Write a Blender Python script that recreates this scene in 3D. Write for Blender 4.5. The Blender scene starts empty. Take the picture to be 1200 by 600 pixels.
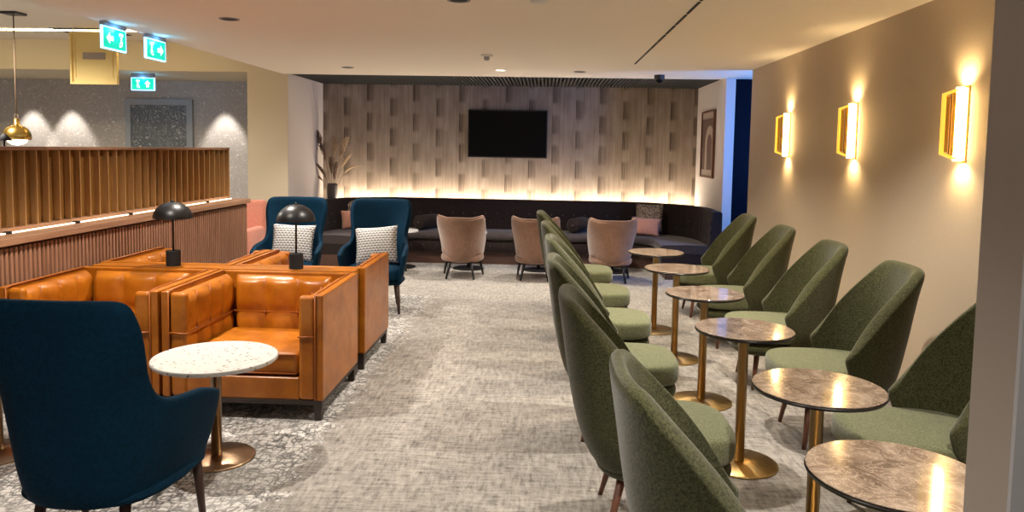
import bpy, bmesh, math, random
from mathutils import Vector, Matrix
PI = math.pi
S = bpy.context.scene
COL = S.collection
rnd = random.Random(7)

# ------------------------------------------------------------------ camera
YAW, PITCH, ROLL, PY, F = 0.043427, 0.073872, 0.017291, 239.83, 885.0
fw = Vector((-math.sin(YAW)*math.cos(PITCH), math.cos(YAW)*math.cos(PITCH), -math.sin(PITCH)))
rt = Vector((math.cos(YAW), math.sin(YAW), 0)); up = rt.cross(fw)
r2 = rt*math.cos(ROLL)+up*math.sin(ROLL); u2 = -rt*math.sin(ROLL)+up*math.cos(ROLL)
cd = bpy.data.cameras.new('camera'); cam = bpy.data.objects.new('camera', cd); COL.objects.link(cam)
cd.sensor_width = 36; cd.lens = F/1200*36; cd.shift_y = (PY-300)/1200; cd.clip_start = .02
cam.matrix_world = Matrix(((r2.x, u2.x, -fw.x, 0), (r2.y, u2.y, -fw.y, 0), (r2.z, u2.z, -fw.z, 1.65), (0, 0, 0, 1)))
S.camera = cam
# ------------------------------------------------------------------ exposure, world
S.view_settings.view_transform = 'Standard'; S.view_settings.look = 'None'
S.view_settings.gamma = 1; S.view_settings.use_curve_mapping = False
S.view_settings.exposure = 0.0
W = bpy.data.worlds.new('world'); S.world = W; W.use_nodes = True
W.node_tree.nodes['Background'].inputs[0].default_value = (1, .92, .86, 1)
W.node_tree.nodes['Background'].inputs[1].default_value = .36

def lamp(kind, loc, power, color, aim=None, size=.03, angle=80, blend=.6, name='downlight_lamp', parent=None):
    l = bpy.data.lights.new(name, kind); l.energy = power; l.color = color
    if kind in ('SPOT', 'POINT'): l.shadow_soft_size = size
    if kind == 'SPOT': l.spot_size = math.radians(angle); l.spot_blend = blend
    if kind == 'AREA': l.size = size
    o = bpy.data.objects.new(name, l); COL.objects.link(o); o.location = loc
    d = Vector(aim or (0, 0, -1)); o.rotation_euler = d.to_track_quat('-Z', 'Y').to_euler()
    if parent: o.parent = parent
    return o
WARM = (1, .87, .70); NEUT = (1, .92, .82)
CZ = 2.6
# the room's ceiling downlights (first row has fixtures further down; second row added without any)
DOWN = [(-2.43, 5.74, 1), (-2.42, 9.16, 1), (-.58, 4.93, 1), (-.57, 9.24, 1), (.39, 9.32, 1),
        (-2.43, 3.95, 1.15), (-.58, 1.6, .6), (1.25, 1.9, 1), (1.25, 4.4, 1), (-2.43, 7.6, .9)]
DP = 255
for x, y, k in DOWN:
    lamp('SPOT', (x, y, CZ-.012), DP*k, NEUT, angle=112, size=.035, blend=.75)
# the small spots inside the track slot over the cafe tables
for y in (5.6, 6.6, 7.6):
    lamp('SPOT', (.955, y, CZ-.006), DP*.85, WARM, angle=110, size=.02, blend=.7, name='track_lamp')
# left lounge beyond the divider: downlights washing the wallpaper
for x in (-8.13, -7.5, -5.03):
    lamp('SPOT', (x, 11.38, 2.6), 130, NEUT, aim=(0, .13, -1), angle=54, size=.03, blend=.5, name='wall_washer_lamp')
lamp('SPOT', (-6.2, 7.2, 3.0), 1000, NEUT, angle=165, size=.1, name='lounge_fill_lamp')  # added fill without a fixture, brightens the lounge wall and bulkhead
# blue light in the side passage
lamp('SPOT', (3.35, 8.62, 1.75), 190, (.09, .32, 1), aim=(-1, .62, -.2), angle=120, size=.2, blend=.3, name='passage_lamp')

# ------------------------------------------------------------------ materials
def mat(name, base, rough=.6, metal=0, spec=.5, emit=None, estr=0, coat=0, sheen=0, alpha=1):
    m = bpy.data.materials.new(name); m.use_nodes = True
    b = m.node_tree.nodes['Principled BSDF']
    b.inputs['Base Color'].default_value = (*base, 1); b.inputs['Roughness'].default_value = rough
    b.inputs['Metallic'].default_value = metal; b.inputs['Specular IOR Level'].default_value = spec
    b.inputs['Coat Weight'].default_value = coat; b.inputs['Coat Roughness'].default_value = .12
    b.inputs['Sheen Weight'].default_value = sheen
    if emit: b.inputs['Emission Color'].default_value = (*emit, 1); b.inputs['Emission Strength'].default_value = estr
    if alpha < 1: b.inputs['Alpha'].default_value = alpha
    return m
class N:
    def __init__(s, m): s.t = m.node_tree; s.b = s.t.nodes['Principled BSDF']
    def n(s, typ, **k):
        x = s.t.nodes.new(typ)
        for a, v in k.items(): setattr(x, a, v)
        return x
    def l(s, a, b): s.t.links.new(a, b)
    def coord(s, scale=(1, 1, 1), which='Object', rot=(0, 0, 0)):
        c = s.n('ShaderNodeTexCoord'); mp = s.n('ShaderNodeMapping'); mp.inputs['Scale'].default_value = scale; mp.inputs['Rotation'].default_value = rot
        s.l(c.outputs[which], mp.inputs[0]); return mp.outputs[0]
    def noise(s, v, scale, detail=3, rough=.5, dist=0):
        x = s.n('ShaderNodeTexNoise'); s.l(v, x.inputs['Vector']); x.inputs['Scale'].default_value = scale
        x.inputs['Detail'].default_value = detail; x.inputs['Roughness'].default_value = rough; x.inputs['Distortion'].default_value = dist
        return x.outputs['Fac']
    def ramp(s, f, stops, interp='LINEAR'):
        r = s.n('ShaderNodeValToRGB'); s.l(f, r.inputs[0]); r.color_ramp.interpolation = interp
        el = r.color_ramp.elements
        while len(el) < len(stops): el.new(.5)
        for e, (p, c) in zip(el, stops): e.position = p; e.color = (*c, 1) if len(c) == 3 else c
        return r.outputs[0]
    def m(s, op, a, b=None, c=None):
        x = s.n('ShaderNodeMath', operation=op)
        for i, v in enumerate((a, b, c)):
            if v is None: continue
            if isinstance(v, (int, float)): x.inputs[i].default_value = v
            else: s.l(v, x.inputs[i])
        return x.outputs[0]
    def mix(s, f, a, b, blend='MIX'):
        x = s.n('ShaderNodeMixRGB', blend_type=blend)
        for i, v in enumerate((f, a, b)):
            if isinstance(v, (int, float)): x.inputs[i].default_value = v
            elif isinstance(v, tuple): x.inputs[i].default_value = (*v, 1)
            else: s.l(v, x.inputs[i])
        return x.outputs[0]
    def bump(s, h, strength=.3, dist=.005):
        x = s.n('ShaderNodeBump'); x.inputs['Strength'].default_value = strength; x.inputs['Distance'].default_value = dist
        s.l(h, x.inputs['Height']); s.l(x.outputs[0], s.b.inputs['Normal'])
    def col(s, c): s.l(c, s.b.inputs['Base Color'])
    def xyz(s, v):
        x = s.n('ShaderNodeSeparateXYZ'); s.l(v, x.inputs[0]); return x.outputs
def fabric(name, c1, c2, scale=180, sheen=.3, rough=.9, bump=.35, mottle=None):
    m = mat(name, c1, rough, sheen=sheen, spec=.12); k = N(m); v = k.coord()
    f = k.noise(v, scale, 3, .7); c = k.ramp(f, [(.35, c1), (.65, c2)])
    if mottle:
        g = k.noise(v, 5, 3); c = k.mix(k.m('MULTIPLY', g, mottle), c, tuple(x*.45 for x in c1))
    k.col(c); k.bump(f, bump, .004); return m
def wood(name, c1, c2, axis=2, rough=.45, s=1):
    m = mat(name, c1, rough); k = N(m); sc = [14*s, 14*s, 14*s]; sc[axis] = .9*s
    v = k.coord(tuple(sc)); f = k.noise(v, 2.2, 6, .62, .6); f2 = k.noise(v, 14, 3, .6)
    f = k.m('ADD', k.m('MULTIPLY', f, .75), k.m('MULTIPLY', f2, .25))
    k.col(k.ramp(f, [(.32, c1), (.5, tuple((a+b)/2 for a, b in zip(c1, c2))), (.68, c2)])); k.bump(f, .12, .003); return m
M = {}
M['green'] = fabric('green_fabric', (.020, .021, .006), (.078, .080, .033), 130, .25, bump=.5)
M['green_seat'] = fabric('green_seat_fabric', (.060, .066, .028), (.175, .186, .10), 140, .25, bump=.5)
M['teal'] = fabric('teal_velvet', (.0008, .020, .046), (.0014, .034, .074), 60, .0, .8, .08, .6)
M['taupe'] = fabric('taupe_velvet', (.30, .17, .115), (.40, .24, .17), 40, .5, .8, .1, .8)
M['sofa'] = fabric('dark_velvet', (.014, .009, .008), (.024, .016, .015), 60, .08, .8, .1)
M['pink'] = fabric('pink_velvet', (.55, .20, .14), (.66, .27, .19), 50, .3, .8, .1)
M['rust'] = fabric('dusty_pink_fabric', (.36, .165, .11), (.46, .22, .15), 80, .3, .8, .1)
def leather():
    m = mat('cognac_leather', (.40, .115, .012), .36, coat=.12, spec=.45); k = N(m); v = k.coord()
    f = k.noise(v, 7, 4, .6); k.col(k.ramp(f, [(.3, (.28, .078, .004)), (.55, (.40, .122, .006)), (.75, (.48, .16, .009))]))
    vo = k.n('ShaderNodeTexVoronoi'); vo.inputs['Scale'].default_value = 260; k.l(v, vo.inputs['Vector'])
    k.bump(k.m('ADD', k.m('MULTIPLY', vo.outputs['Distance'], .35), k.noise(v, 22, 3)), .14, .006)
    r = k.noise(v, 15, 3); mr = k.m('ADD', k.m('MULTIPLY', r, .22), .22); k.l(mr, k.b.inputs['Roughness']); return m
M['leather'] = leather()
M['piping'] = mat('leather_piping', (.33, .09, .012), .4)
M['walnut'] = wood('walnut_leg', (.10, .035, .018), (.19, .075, .04))
M['darkwood'] = wood('dark_base_wood', (.018, .010, .008), (.045, .026, .020), 0)
M['oak'] = wood('oak_panel', (.12, .052, .010), (.245, .115, .024), 2)
M['oakfin'] = wood('oak_fin', (.30, .16, .055), (.44, .25, .10), 2)
M['oakrail'] = wood('oak_rail', (.22, .11, .06), (.38, .21, .12), 1)
M['slat'] = wood('slat_wood', (.21, .098, .052), (.38, .20, .125), 2)
M['slatback'] = mat('slat_groove', (.035, .014, .010), .7)
M['plinth'] = wood('brown_plinth', (.05, .022, .014), (.09, .042, .026), 0)
def brass(name, c, rough, aniso=True):
    m = mat(name, c, rough, 1); k = N(m); v = k.coord((60, 60, .6)); f = k.noise(v, 6, 3)
    k.l(k.m('ADD', k.m('MULTIPLY', f, .15), rough-.07), k.b.inputs['Roughness']); return m
M['brass'] = brass('brushed_brass', (.42, .29, .14), .3)
M['gold'] = brass('polished_gold', (.72, .47, .12), .22)
def base_gold():
    m = mat('brushed_gold_base', (.55, .38, .16), .32, 1); k = N(m)
    c = k.coord(which='Object'); x, y, z = k.xyz(c)
    an = k.m('ARCTAN2', y, x)
    cb = k.n('ShaderNodeCombineXYZ'); k.l(k.m('MULTIPLY', an, 6), cb.inputs[0])
    f = k.noise(cb.outputs[0], 5, 3); k.l(k.m('ADD', k.m('MULTIPLY', f, .25), .18), k.b.inputs['Roughness'])
    k.b.inputs['Anisotropic'].default_value = .6; return m
M['basegold'] = base_gold()
M['bronze'] = brass('bronze', (.34, .245, .15), .3)
M['bronzebase'] = M['basegold'].copy(); M['bronzebase'].name = 'brushed_bronze_base'
M['bronzebase'].node_tree.nodes['Principled BSDF'].inputs['Base Color'].default_value = (.38, .26, .16, 1)
M['black'] = mat('black_metal', (.008, .008, .009), .38)
M['blackmatte'] = mat('black_matte', (.006, .006, .007), .75)
M['lampinner'] = mat('lamp_inner', (.55, .42, .22), .4, .4)
def marble():
    m = mat('brown_marble', (.3, .2, .14), .07, coat=.4, spec=.6); k = N(m); v = k.coord((1, 1, 1), rot=(0, 0, .5))
    w = k.noise(v, 5, 8, .62, 1.3); c = k.ramp(w, [(.28, (.065, .045, .033)), (.45, (.155, .11, .08)), (.58, (.25, .19, .14)), (.75, (.42, .34, .27))])
    r = k.noise(v, 9, 9, .7, 2.4); rd = k.m('ABSOLUTE', k.m('SUBTRACT', r, .5)); vein = k.ramp(rd, [(.0, (1, 1, 1)), (.018, (0, 0, 0))])
    k.col(k.mix(k.m('MULTIPLY', vein, .65), c, (.62, .50, .40))); return m
M['marble'] = marble()
def terrazzo():
    m = mat('white_terrazzo', (.8, .78, .74), .3); k = N(m); v = k.coord()
    vo = k.n('ShaderNodeTexVoronoi', feature='F1'); vo.inputs['Scale'].default_value = 44; k.l(v, vo.inputs['Vector'])
    vr = k.m('LESS_THAN', vo.outputs['Distance'], .30); sel = k.xyz(vo.outputs['Color'])
    ch = k.ramp(sel[0], [(.0, (.05, .05, .055)), (.16, (.30, .22, .16)), (.34, (.45, .40, .34)), (.5, (.60, .585, .555))], 'CONSTANT')
    k.col(k.mix(vr, (.60, .585, .555), ch)); return m
M['terrazzo'] = terrazzo()
M['rim'] = mat('dark_table_edge', (.012, .010, .010), .3)
M['wall'] = mat('warm_wall_paint', (.50, .42, .32), .85)
def wallcloth():
    m = mat('woven_wallcovering', (.52, .40, .28), .8); k = N(m); v = k.coord()
    a = k.noise(k.coord((1, 8, 90)), 6, 3); b = k.noise(k.coord((1, 90, 8)), 6, 3); f = k.m('MULTIPLY', k.m('ADD', a, b), .5)
    k.col(k.ramp(f, [(.3, (.42, .33, .23)), (.7, (.53, .43, .31))])); k.bump(f, .25, .003); return m
M['wallcloth'] = wallcloth()
M['white'] = mat('white_paint', (.66, .60, .56), .85)
M['cream'] = mat('cream_paint', (.62, .54, .39), .85)
M['ceil'] = mat('ceiling_paint', (.80, .73, .63), .9)
M['pillar'] = mat('pillar_taupe', (.40, .35, .31), .8)
M['pillar_lit'] = mat('pillar_lit_grey', (.62, .62, .63), .8)
M['navy'] = mat('navy_dark', (.0015, .0025, .008), .7, spec=.1)
def wallpaper():
    m = mat('striped_wallpaper', (.5, .4, .3), .7); k = N(m)
    x, y, z = k.xyz(k.coord())
    cx = k.m('DIVIDE', k.m('ADD', x, 20.07), .36); ci = k.m('FLOOR', cx); u = k.m('FRACT', cx)
    par = k.m('MODULO', ci, 2)
    zz = k.m('ADD', k.m('DIVIDE', k.m('ADD', z, 5.08), .463), k.m('MULTIPLY', par, .5)); v = k.m('FRACT', zz)
    inx = k.m('MULTIPLY', k.m('LESS_THAN', u, .34), k.m('SUBTRACT', 1, k.m('MULTIPLY', u, 2.4)))
    inz = k.m('MULTIPLY', k.m('SMOOTH_MIN', k.m('MULTIPLY', v, 9), 1, .3), k.m('SMOOTH_MIN', k.m('MULTIPLY', k.m('MAXIMUM', k.m('SUBTRACT', .72, v), 0), 9), 1, .3))
    st = k.noise(k.coord((120, 1, 1.6)), 1, 3, .6)
    st = k.m('MULTIPLY', k.m('MAXIMUM', k.m('SUBTRACT', st, .40), 0), 5)
    blob = k.m('MULTIPLY', k.m('MULTIPLY', inx, inz), k.m('MINIMUM', k.m('ADD', st, .45), 1.1))
    # broad lighter/darker columns with fine vertical streaks
    s1 = k.noise(k.coord((38, 1, 1.3)), 1, 4, .7); s2 = k.noise(k.coord((6, 1, 3.0)), 1, 2)
    s = k.m('ADD', k.m('MULTIPLY', s1, .6), k.m('MULTIPLY', s2, .4))
    base = k.ramp(s, [(.34, (.25, .195, .15)), (.52, (.345, .275, .215)), (.68, (.45, .375, .305))])
    k.col(k.mix(k.m('MINIMUM', k.m('MULTIPLY', blob, .92), 1), base, (.085, .056, .036))); return m
M['wallpaper'] = wallpaper()
def feather():
    m = mat('feather_wallpaper', (.35, .3, .28), .6); k = N(m); v = k.coord()
    d = k.n('ShaderNodeTexNoise'); d.inputs['Scale'].default_value = 4; k.l(v, d.inputs['Vector'])
    vm = k.n('ShaderNodeVectorMath', operation='MULTIPLY_ADD'); k.l(d.outputs['Color'], vm.inputs[0]); vm.inputs[1].default_value = (.7, .7, .7); k.l(v, vm.inputs[2])
    vo = k.n('ShaderNodeTexVoronoi', feature='F1'); vo.inputs['Scale'].default_value = 5.5; k.l(vm.outputs[0], vo.inputs['Vector'])
    ring = k.m('SINE', k.m('MULTIPLY', vo.outputs['Distance'], 26)); f = k.ramp(ring, [(.72, (0, 0, 0)), (.98, (1, 1, 1))])
    n2 = k.ramp(k.noise(v, 11, 4, .7, 1), [(.42, (0, 0, 0)), (.62, (1, 1, 1))]); f2 = k.m('MULTIPLY', f, k.m('MULTIPLY', n2, .8))
    k.col(k.mix(f2, (.43, .40, .38), (.88, .84, .80))); return m
M['feather'] = feather()
def carpet():
    m = mat('carpet', (.4, .36, .32), .95, spec=.1, sheen=.2); k = N(m)
    c = k.coord(); x, y, z = k.xyz(c)
    # woven aisle carpet: short crossing strokes
    a = k.noise(k.coord((8, 42, 1)), 1.0, 4, .75); b = k.noise(k.coord((42, 8, 1)), 1.0, 4, .7); g = k.noise(c, 4.5, 4, .6)
    g2 = k.noise(c, 120, 2)
    f = k.m('ADD', k.m('ADD', k.m('MULTIPLY', a, .38), k.m('MULTIPLY', b, .38)), k.m('ADD', k.m('MULTIPLY', g, .14), k.m('MULTIPLY', g2, .10)))
    aisle = k.ramp(f, [(.39, (.085, .077, .068)), (.47, (.225, .206, .184)), (.58, (.375, .347, .310))])
    # patterned lounge carpet: pale with broken dark crackle lines
    dn = k.n('ShaderNodeTexNoise'); dn.inputs['Scale'].default_value = 7; k.l(c, dn.inputs['Vector'])
    vm = k.n('ShaderNodeVectorMath', operation='MULTIPLY_ADD'); k.l(dn.outputs['Color'], vm.inputs[0]); vm.inputs[1].default_value = (.06, .06, 0); k.l(c, vm.inputs[2])
    def crack(sc, w, seed):
        mp = k.n('ShaderNodeMapping'); mp.inputs['Scale'].default_value = sc; mp.inputs['Location'].default_value = (seed, seed, 0); k.l(vm.outputs[0], mp.inputs[0])
        vo = k.n('ShaderNodeTexVoronoi', feature='DISTANCE_TO_EDGE', voronoi_dimensions='2D', distance='EUCLIDEAN') if False else k.n('ShaderNodeTexVoronoi', feature='DISTANCE_TO_EDGE')
        vo.inputs['Scale'].default_value = 1; k.l(mp.outputs[0], vo.inputs['Vector'])
        return k.ramp(vo.outputs['Distance'], [(0, (1, 1, 1)), (w, (0, 0, 0))])
    c1 = crack((32, 11, 1), .17, 0); c2 = crack((11, 32, 1), .15, 5); br = k.noise(c, 16, 4, .7)
    br = k.ramp(br, [(.38, (0, 0, 0)), (.48, (1, 1, 1))]); br2 = k.noise(c, 3, 3); br2 = k.ramp(br2, [(.35, (.65, .65, .65)), (.6, (1, 1, 1))])
    ck = k.m('MULTIPLY', k.m('MULTIPLY', k.m('MAXIMUM', c1, c2), br), br2)
    sp = k.ramp(g2, [(.35, (.50, .475, .445)), (.65, (.68, .655, .62))])
    loung = k.mix(ck, sp, (.022, .019, .018))
    en = k.noise(c, 9, 4, .7); edge = k.m('ADD', k.m('MULTIPLY', k.m('ADD', x, 1.24), -2.6), k.m('MULTIPLY', k.m('SUBTRACT', en, .5), 1.5))
    sel = k.ramp(k.m('ADD', edge, .5), [(.46, (0, 0, 0)), (.54, (1, 1, 1))])
    far = k.m('LESS_THAN', y, 8.3); sel = k.m('MULTIPLY', sel, far)
    k.col(k.mix(sel, aisle, loung)); k.bump(k.m('ADD', f, g2), .35, .006); return m
M['carpet'] = carpet()
M['screen'] = mat('tv_screen', (.002, .002, .003), .3, spec=.12)
M['led'] = mat('led_strip', (1, .8, .55), .5, emit=(1, .84, .64), estr=95)
M['ledline'] = mat('led_line', (1, .8, .5), .5, emit=(1, .78, .40), estr=22)
M['sconcetube'] = mat('sconce_tube', (1, .85, .5), .5, emit=(1, .70, .32), estr=38)
M['exitg'] = mat('exit_green', (.0, .5, .35), .4, emit=(.0, .62, .40), estr=1.1)
M['exitw'] = mat('exit_white', (.9, .95, .95), .4, emit=(.85, 1, .97), estr=1.7)
M['exitedge'] = mat('exit_edge', (.5, .8, 1), .3, emit=(.20, .58, 1), estr=4)
M['metalgrey'] = mat('grey_metal', (.30, .31, .33), .5, .3)
M['doorgrey'] = mat('grey_door', (.33, .36, .40), .6)
M['hatch'] = mat('hatch_cream', (.90, .68, .26), .7)
M['hatchlabel'] = mat('hatch_label', (.40, .32, .26), .7)
M['plastic'] = mat('white_plastic', (.7, .68, .64), .5)
M['opal'] = mat('opal_glass', (1, .95, .88), .4, emit=(1, .90, .78), estr=5)
M['vase'] = mat('grey_ceramic', (.10, .085, .075), .5)
M['plume'] = fabric('pampas_plume', (.48, .34, .20), (.66, .50, .33), 90, .3)
M['plumed'] = fabric('dark_plume', (.20, .12, .075), (.30, .19, .12), 90, .3)
M['stem'] = mat('dry_stem', (.16, .10, .06), .8)
def patt(name, kind):
    m = mat(name, (.7, .7, .68), .8); k = N(m); v = k.coord()
    if kind == 'tre':
        x, y, z = k.xyz(v); zi = k.m('DIVIDE', z, .026); row = k.m('MODULO', k.m('FLOOR', k.m('ADD', zi, 100)), 2)
        uu = k.m('SUBTRACT', k.m('FRACT', k.m('ADD', k.m('ADD', k.m('DIVIDE', x, .034), 50), k.m('MULTIPLY', row, .5))), .5)
        vv = k.m('SUBTRACT', k.m('FRACT', k.m('ADD', zi, 100)), .5)
        au = k.m('ABSOLUTE', uu); chev = k.m('ABSOLUTE', k.m('SUBTRACT', k.m('ADD', vv, .12), k.m('MULTIPLY', k.m('SUBTRACT', .3, au), .9)))
        f = k.m('MULTIPLY', k.m('LESS_THAN', chev, .19), k.m('LESS_THAN', au, .40))
        k.col(k.mix(f, (.72, .71, .70), (.03, .03, .035)))
    else:
        vo = k.n('ShaderNodeTexVoronoi'); vo.inputs['Scale'].default_value = 55; k.l(v, vo.inputs['Vector'])
        f = k.noise(v, 40, 4, .7, 1.5); k.col(k.ramp(f, [(.42, (.035, .025, .018)), (.5, (.16, .11, .07)), (.6, (.42, .33, .22))]))
    return m
M['tre'] = patt('white_trefoil_fabric', 'tre'); M['leopard'] = patt('speckled_fabric', 'leo')
def art():
    m = mat('abstract_art', (.3, .2, .15), .5); k = N(m); x, y, z = k.xyz(k.coord())
    r = k.m('SQRT', k.m('ADD', k.m('POWER', k.m('ADD', y, .12), 2), k.m('POWER', k.m('ADD', z, .02), 2)))
    arch = k.m('MULTIPLY', k.m('MULTIPLY', k.m('LESS_THAN', k.m('ABSOLUTE', k.m('SUBTRACT', r, .22)), .06), k.m('GREATER_THAN', z, -.02)), 1)
    leg = k.m('MULTIPLY', k.m('LESS_THAN', k.m('ABSOLUTE', k.m('SUBTRACT', k.m('ABSOLUTE', k.m('ADD', y, .12)), .22)), .06), k.m('LESS_THAN', z, -.02))
    edge = k.m('GREATER_THAN', k.m('ABSOLUTE', z), .36); f = k.m('MAXIMUM', k.m('MAXIMUM', arch, leg), edge)
    k.col(k.mix(f, (.12, .075, .06), (.42, .34, .29))); return m
M['art'] = art()

# ------------------------------------------------------------------ mesh helpers
def obj(name, bm, material, parent=None, smooth=False, loc=None, rot=None, mods=None):
    bmesh.ops.recalc_face_normals(bm, faces=bm.faces)
    me = bpy.data.meshes.new(name); bm.to_mesh(me); bm.free()
    for q in (material if isinstance(material, (list, tuple)) else [material]): me.materials.append(q)
    if smooth:
        for p in me.polygons: p.use_smooth = True
    o = bpy.data.objects.new(name, me); COL.objects.link(o)
    if parent: o.parent = parent
    if loc: o.location = loc
    if rot: o.rotation_euler = rot
    return o
def tag(o, label, cat, group=None):
    o['label'] = label; o['category'] = cat
    if group: o['group'] = group
    return o
def thing(name, label, cat, loc=(0, 0, 0), rz=0, group=None):
    o = bpy.data.objects.new(name, None); COL.objects.link(o); o.location = loc; o.rotation_euler = (0, 0, rz); o.empty_display_size = .1
    return tag(o, label, cat, group)
def struct(name, bm, m, smooth=False, parent=None):
    o = obj(name, bm, m, parent, smooth)
    if not parent: o['kind'] = 'structure'
    return o
def dup(root, loc, rz, label):
    r = root.copy(); COL.objects.link(r); r.location = loc; r.rotation_euler = (0, 0, rz); r['label'] = label
    def rec(a, b):
        for ch in list(a.children):
            c = ch.copy(); COL.objects.link(c); c.parent = b; rec(ch, c)
    rec(root, r); return r
def NB(): return bmesh.new()
def bx(bm, x0, x1, y0, y1, z0, z1, bev=0, seg=2, mi=0):
    t = bmesh.new()
    r = bmesh.ops.create_cube(t, size=1)
    for v in r['verts']:
        v.co = Vector(((x0+x1)/2+v.co.x*(x1-x0), (y0+y1)/2+v.co.y*(y1-y0), (z0+z1)/2+v.co.z*(z1-z0)))
    if bev: bmesh.ops.bevel(t, geom=t.edges[:], offset=bev, segments=seg, affect='EDGES', profile=.5)
    merge(bm, t, mi); return bm
def merge(bm, t, mi=0, mtx=None):
    if mtx is not None: t.transform(mtx)
    mp = [bm.verts.new(v.co) for v in t.verts]; t.verts.index_update()
    for f in t.faces:
        try:
            nf = bm.faces.new([mp[v.index] for v in f.verts]); nf.material_index = mi or f.material_index; nf.smooth = f.smooth
        except ValueError: pass
    t.free()
def tube(bm, pts, rads, n=12, cap=True, mi=0):
    pts = [Vector(p) for p in pts]
    if not isinstance(rads, (list, tuple)): rads = [rads]*len(pts)
    rings = []; ref = None
    for i, p in enumerate(pts):
        d = (pts[min(i+1, len(pts)-1)]-pts[max(i-1, 0)]).normalized()
        if ref is None: ref = Vector((1, 0, 0)) if abs(d.x) < .9 else Vector((0, 1, 0))
        a = (ref-d*ref.dot(d)).normalized(); b = d.cross(a); ref = a
        rings.append([bm.verts.new(p+(a*math.cos(2*PI*j/n)+b*math.sin(2*PI*j/n))*rads[i]) for j in range(n)])
    for i in range(len(rings)-1):
        for j in range(n):
            f = bm.faces.new((rings[i][j], rings[i][(j+1) % n], rings[i+1][(j+1) % n], rings[i+1][j])); f.material_index = mi; f.smooth = True
    if cap:
        bm.faces.new(rings[0][::-1]).material_index = mi; bm.faces.new(rings[-1]).material_index = mi
    return bm
def lathe(bm, prof, n=48, mi=0, cx=0, cy=0, smooth=True):
    rings = []
    for r, z in prof:
        if r < 1e-5: rings.append([bm.verts.new((cx, cy, z))])
        else: rings.append([bm.verts.new((cx+r*math.cos(2*PI*j/n), cy+r*math.sin(2*PI*j/n), z)) for j in range(n)])
    for a, b in zip(rings, rings[1:]):
        for j in range(n):
            q = [a[j % len(a)], a[(j+1) % len(a)], b[(j+1) % len(b)], b[j % len(b)]]
            q = list(dict.fromkeys(q))
            if len(q) > 2:
                f = bm.faces.new(q); f.material_index = mi; f.smooth = smooth
    return bm
def prism(bm, poly, axis, a, b, mi=0):
    """extrude a 2-D polygon between a and b on the given axis (0,1,2)"""
    def P(u, v, w): return {0: (w, u, v), 1: (u, w, v), 2: (u, v, w)}[axis]
    A = [bm.verts.new(P(u, v, a)) for u, v in poly]; B = [bm.verts.new(P(u, v, b)) for u, v in poly]
    n = len(poly)
    for i in range(n): bm.faces.new((A[i], A[(i+1) % n], B[(i+1) % n], B[i])).material_index = mi
    bm.faces.new(A[::-1]).material_index = mi; bm.faces.new(B).material_index = mi
    return bm
def tab(pts):
    def f(x):
        if x <= pts[0][0]: return pts[0][1]
        for (a, b), (c, d) in zip(pts, pts[1:]):
            if x <= c:
                t = (x-a)/(c-a); return b+(d-b)*t
        return pts[-1][1]
    return f
def stab(pts):   # smooth (Catmull-Rom) table lookup
    def f(x):
        if x <= pts[0][0]: return pts[0][1]
        if x >= pts[-1][0]: return pts[-1][1]
        for i in range(len(pts)-1):
            if x <= pts[i+1][0]:
                x0, y0 = pts[i]; x1, y1 = pts[i+1]
                m0 = (y1-pts[i-1][1])/(x1-pts[i-1][0]) if i > 0 else (y1-y0)/(x1-x0)
                m1 = (pts[i+2][1]-y0)/(pts[i+2][0]-x0) if i+2 < len(pts) else (y1-y0)/(x1-x0)
                h = x1-x0; t = (x-x0)/h
                return (2*t**3-3*t*t+1)*y0+(t**3-2*t*t+t)*h*m0+(-2*t**3+3*t*t)*y1+(t**3-t*t)*h*m1
    return f
def subsurf(o, lv=1):
    m = o.modifiers.new('sub', 'SUBSURF'); m.levels = lv; m.render_levels = lv; return o
def shell(zb, rim, w, xb, D, e=1.0, thick=.05, nt=36, ns=14, ein=None):
    """upholstered wrap-around shell facing +x: closed mesh with inner and outer skins.
    rim(deg)->top height, w(z) half width, xb(z) back position, D(z) depth of the wrap"""
    def P(th, s, off):
        a = math.radians(abs(th)); sg = 1 if th >= 0 else -1
        z = zb+(rim(abs(th))-zb)*s
        ww = w(z)-off; dd = max(D(z)-off*.9, .01); b = xb(z)+off; ee = ein if (off and ein) else e
        return Vector((b+dd*(1-math.cos(a)**ee), sg*ww*math.sin(a)**(ee if not (off and ein) else e*.5+ee*.5), z))
    bm = bmesh.new(); ths = [-90+180*i/nt for i in range(nt+1)]
    O = [[bm.verts.new(P(t, j/ns, 0)) for j in range(ns+1)] for t in ths]
    I = [[bm.verts.new(P(t, j/ns, thick)+Vector((-.006 if abs(t) > 85 else 0, 0, 0))) for j in range(ns+1)] for t in ths]
    R = [bm.verts.new((O[i][ns].co+I[i][ns].co)/2+Vector((0, 0, thick*.28))) for i in range(nt+1)]
    for i in range(nt):
        for j in range(ns):
            bm.faces.new((O[i][j], O[i+1][j], O[i+1][j+1], O[i][j+1])); bm.faces.new((I[i][j], I[i][j+1], I[i+1][j+1], I[i+1][j]))
        bm.faces.new((O[i][ns], O[i+1][ns], R[i+1], R[i])); bm.faces.new((R[i], R[i+1], I[i+1][ns], I[i][ns]))
        bm.faces.new((O[i][0], I[i][0], I[i+1][0], O[i+1][0]))
    for i in (0, nt):   # front edges, rounded forward
        fr = [bm.verts.new((O[i][j].co+I[i][j].co)/2+Vector((thick*.4, 0, 0))) for j in range(ns+1)]
        for j in range(ns):
            bm.faces.new((O[i][j], O[i][j+1], fr[j+1], fr[j])); bm.faces.new((fr[j], fr[j+1], I[i][j+1], I[i][j]))
        bm.faces.new((O[i][ns], R[i], fr[ns])); bm.faces.new((fr[ns], R[i], I[i][ns])); bm.faces.new((O[i][0], fr[0], I[i][0]))
    return bm
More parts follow.
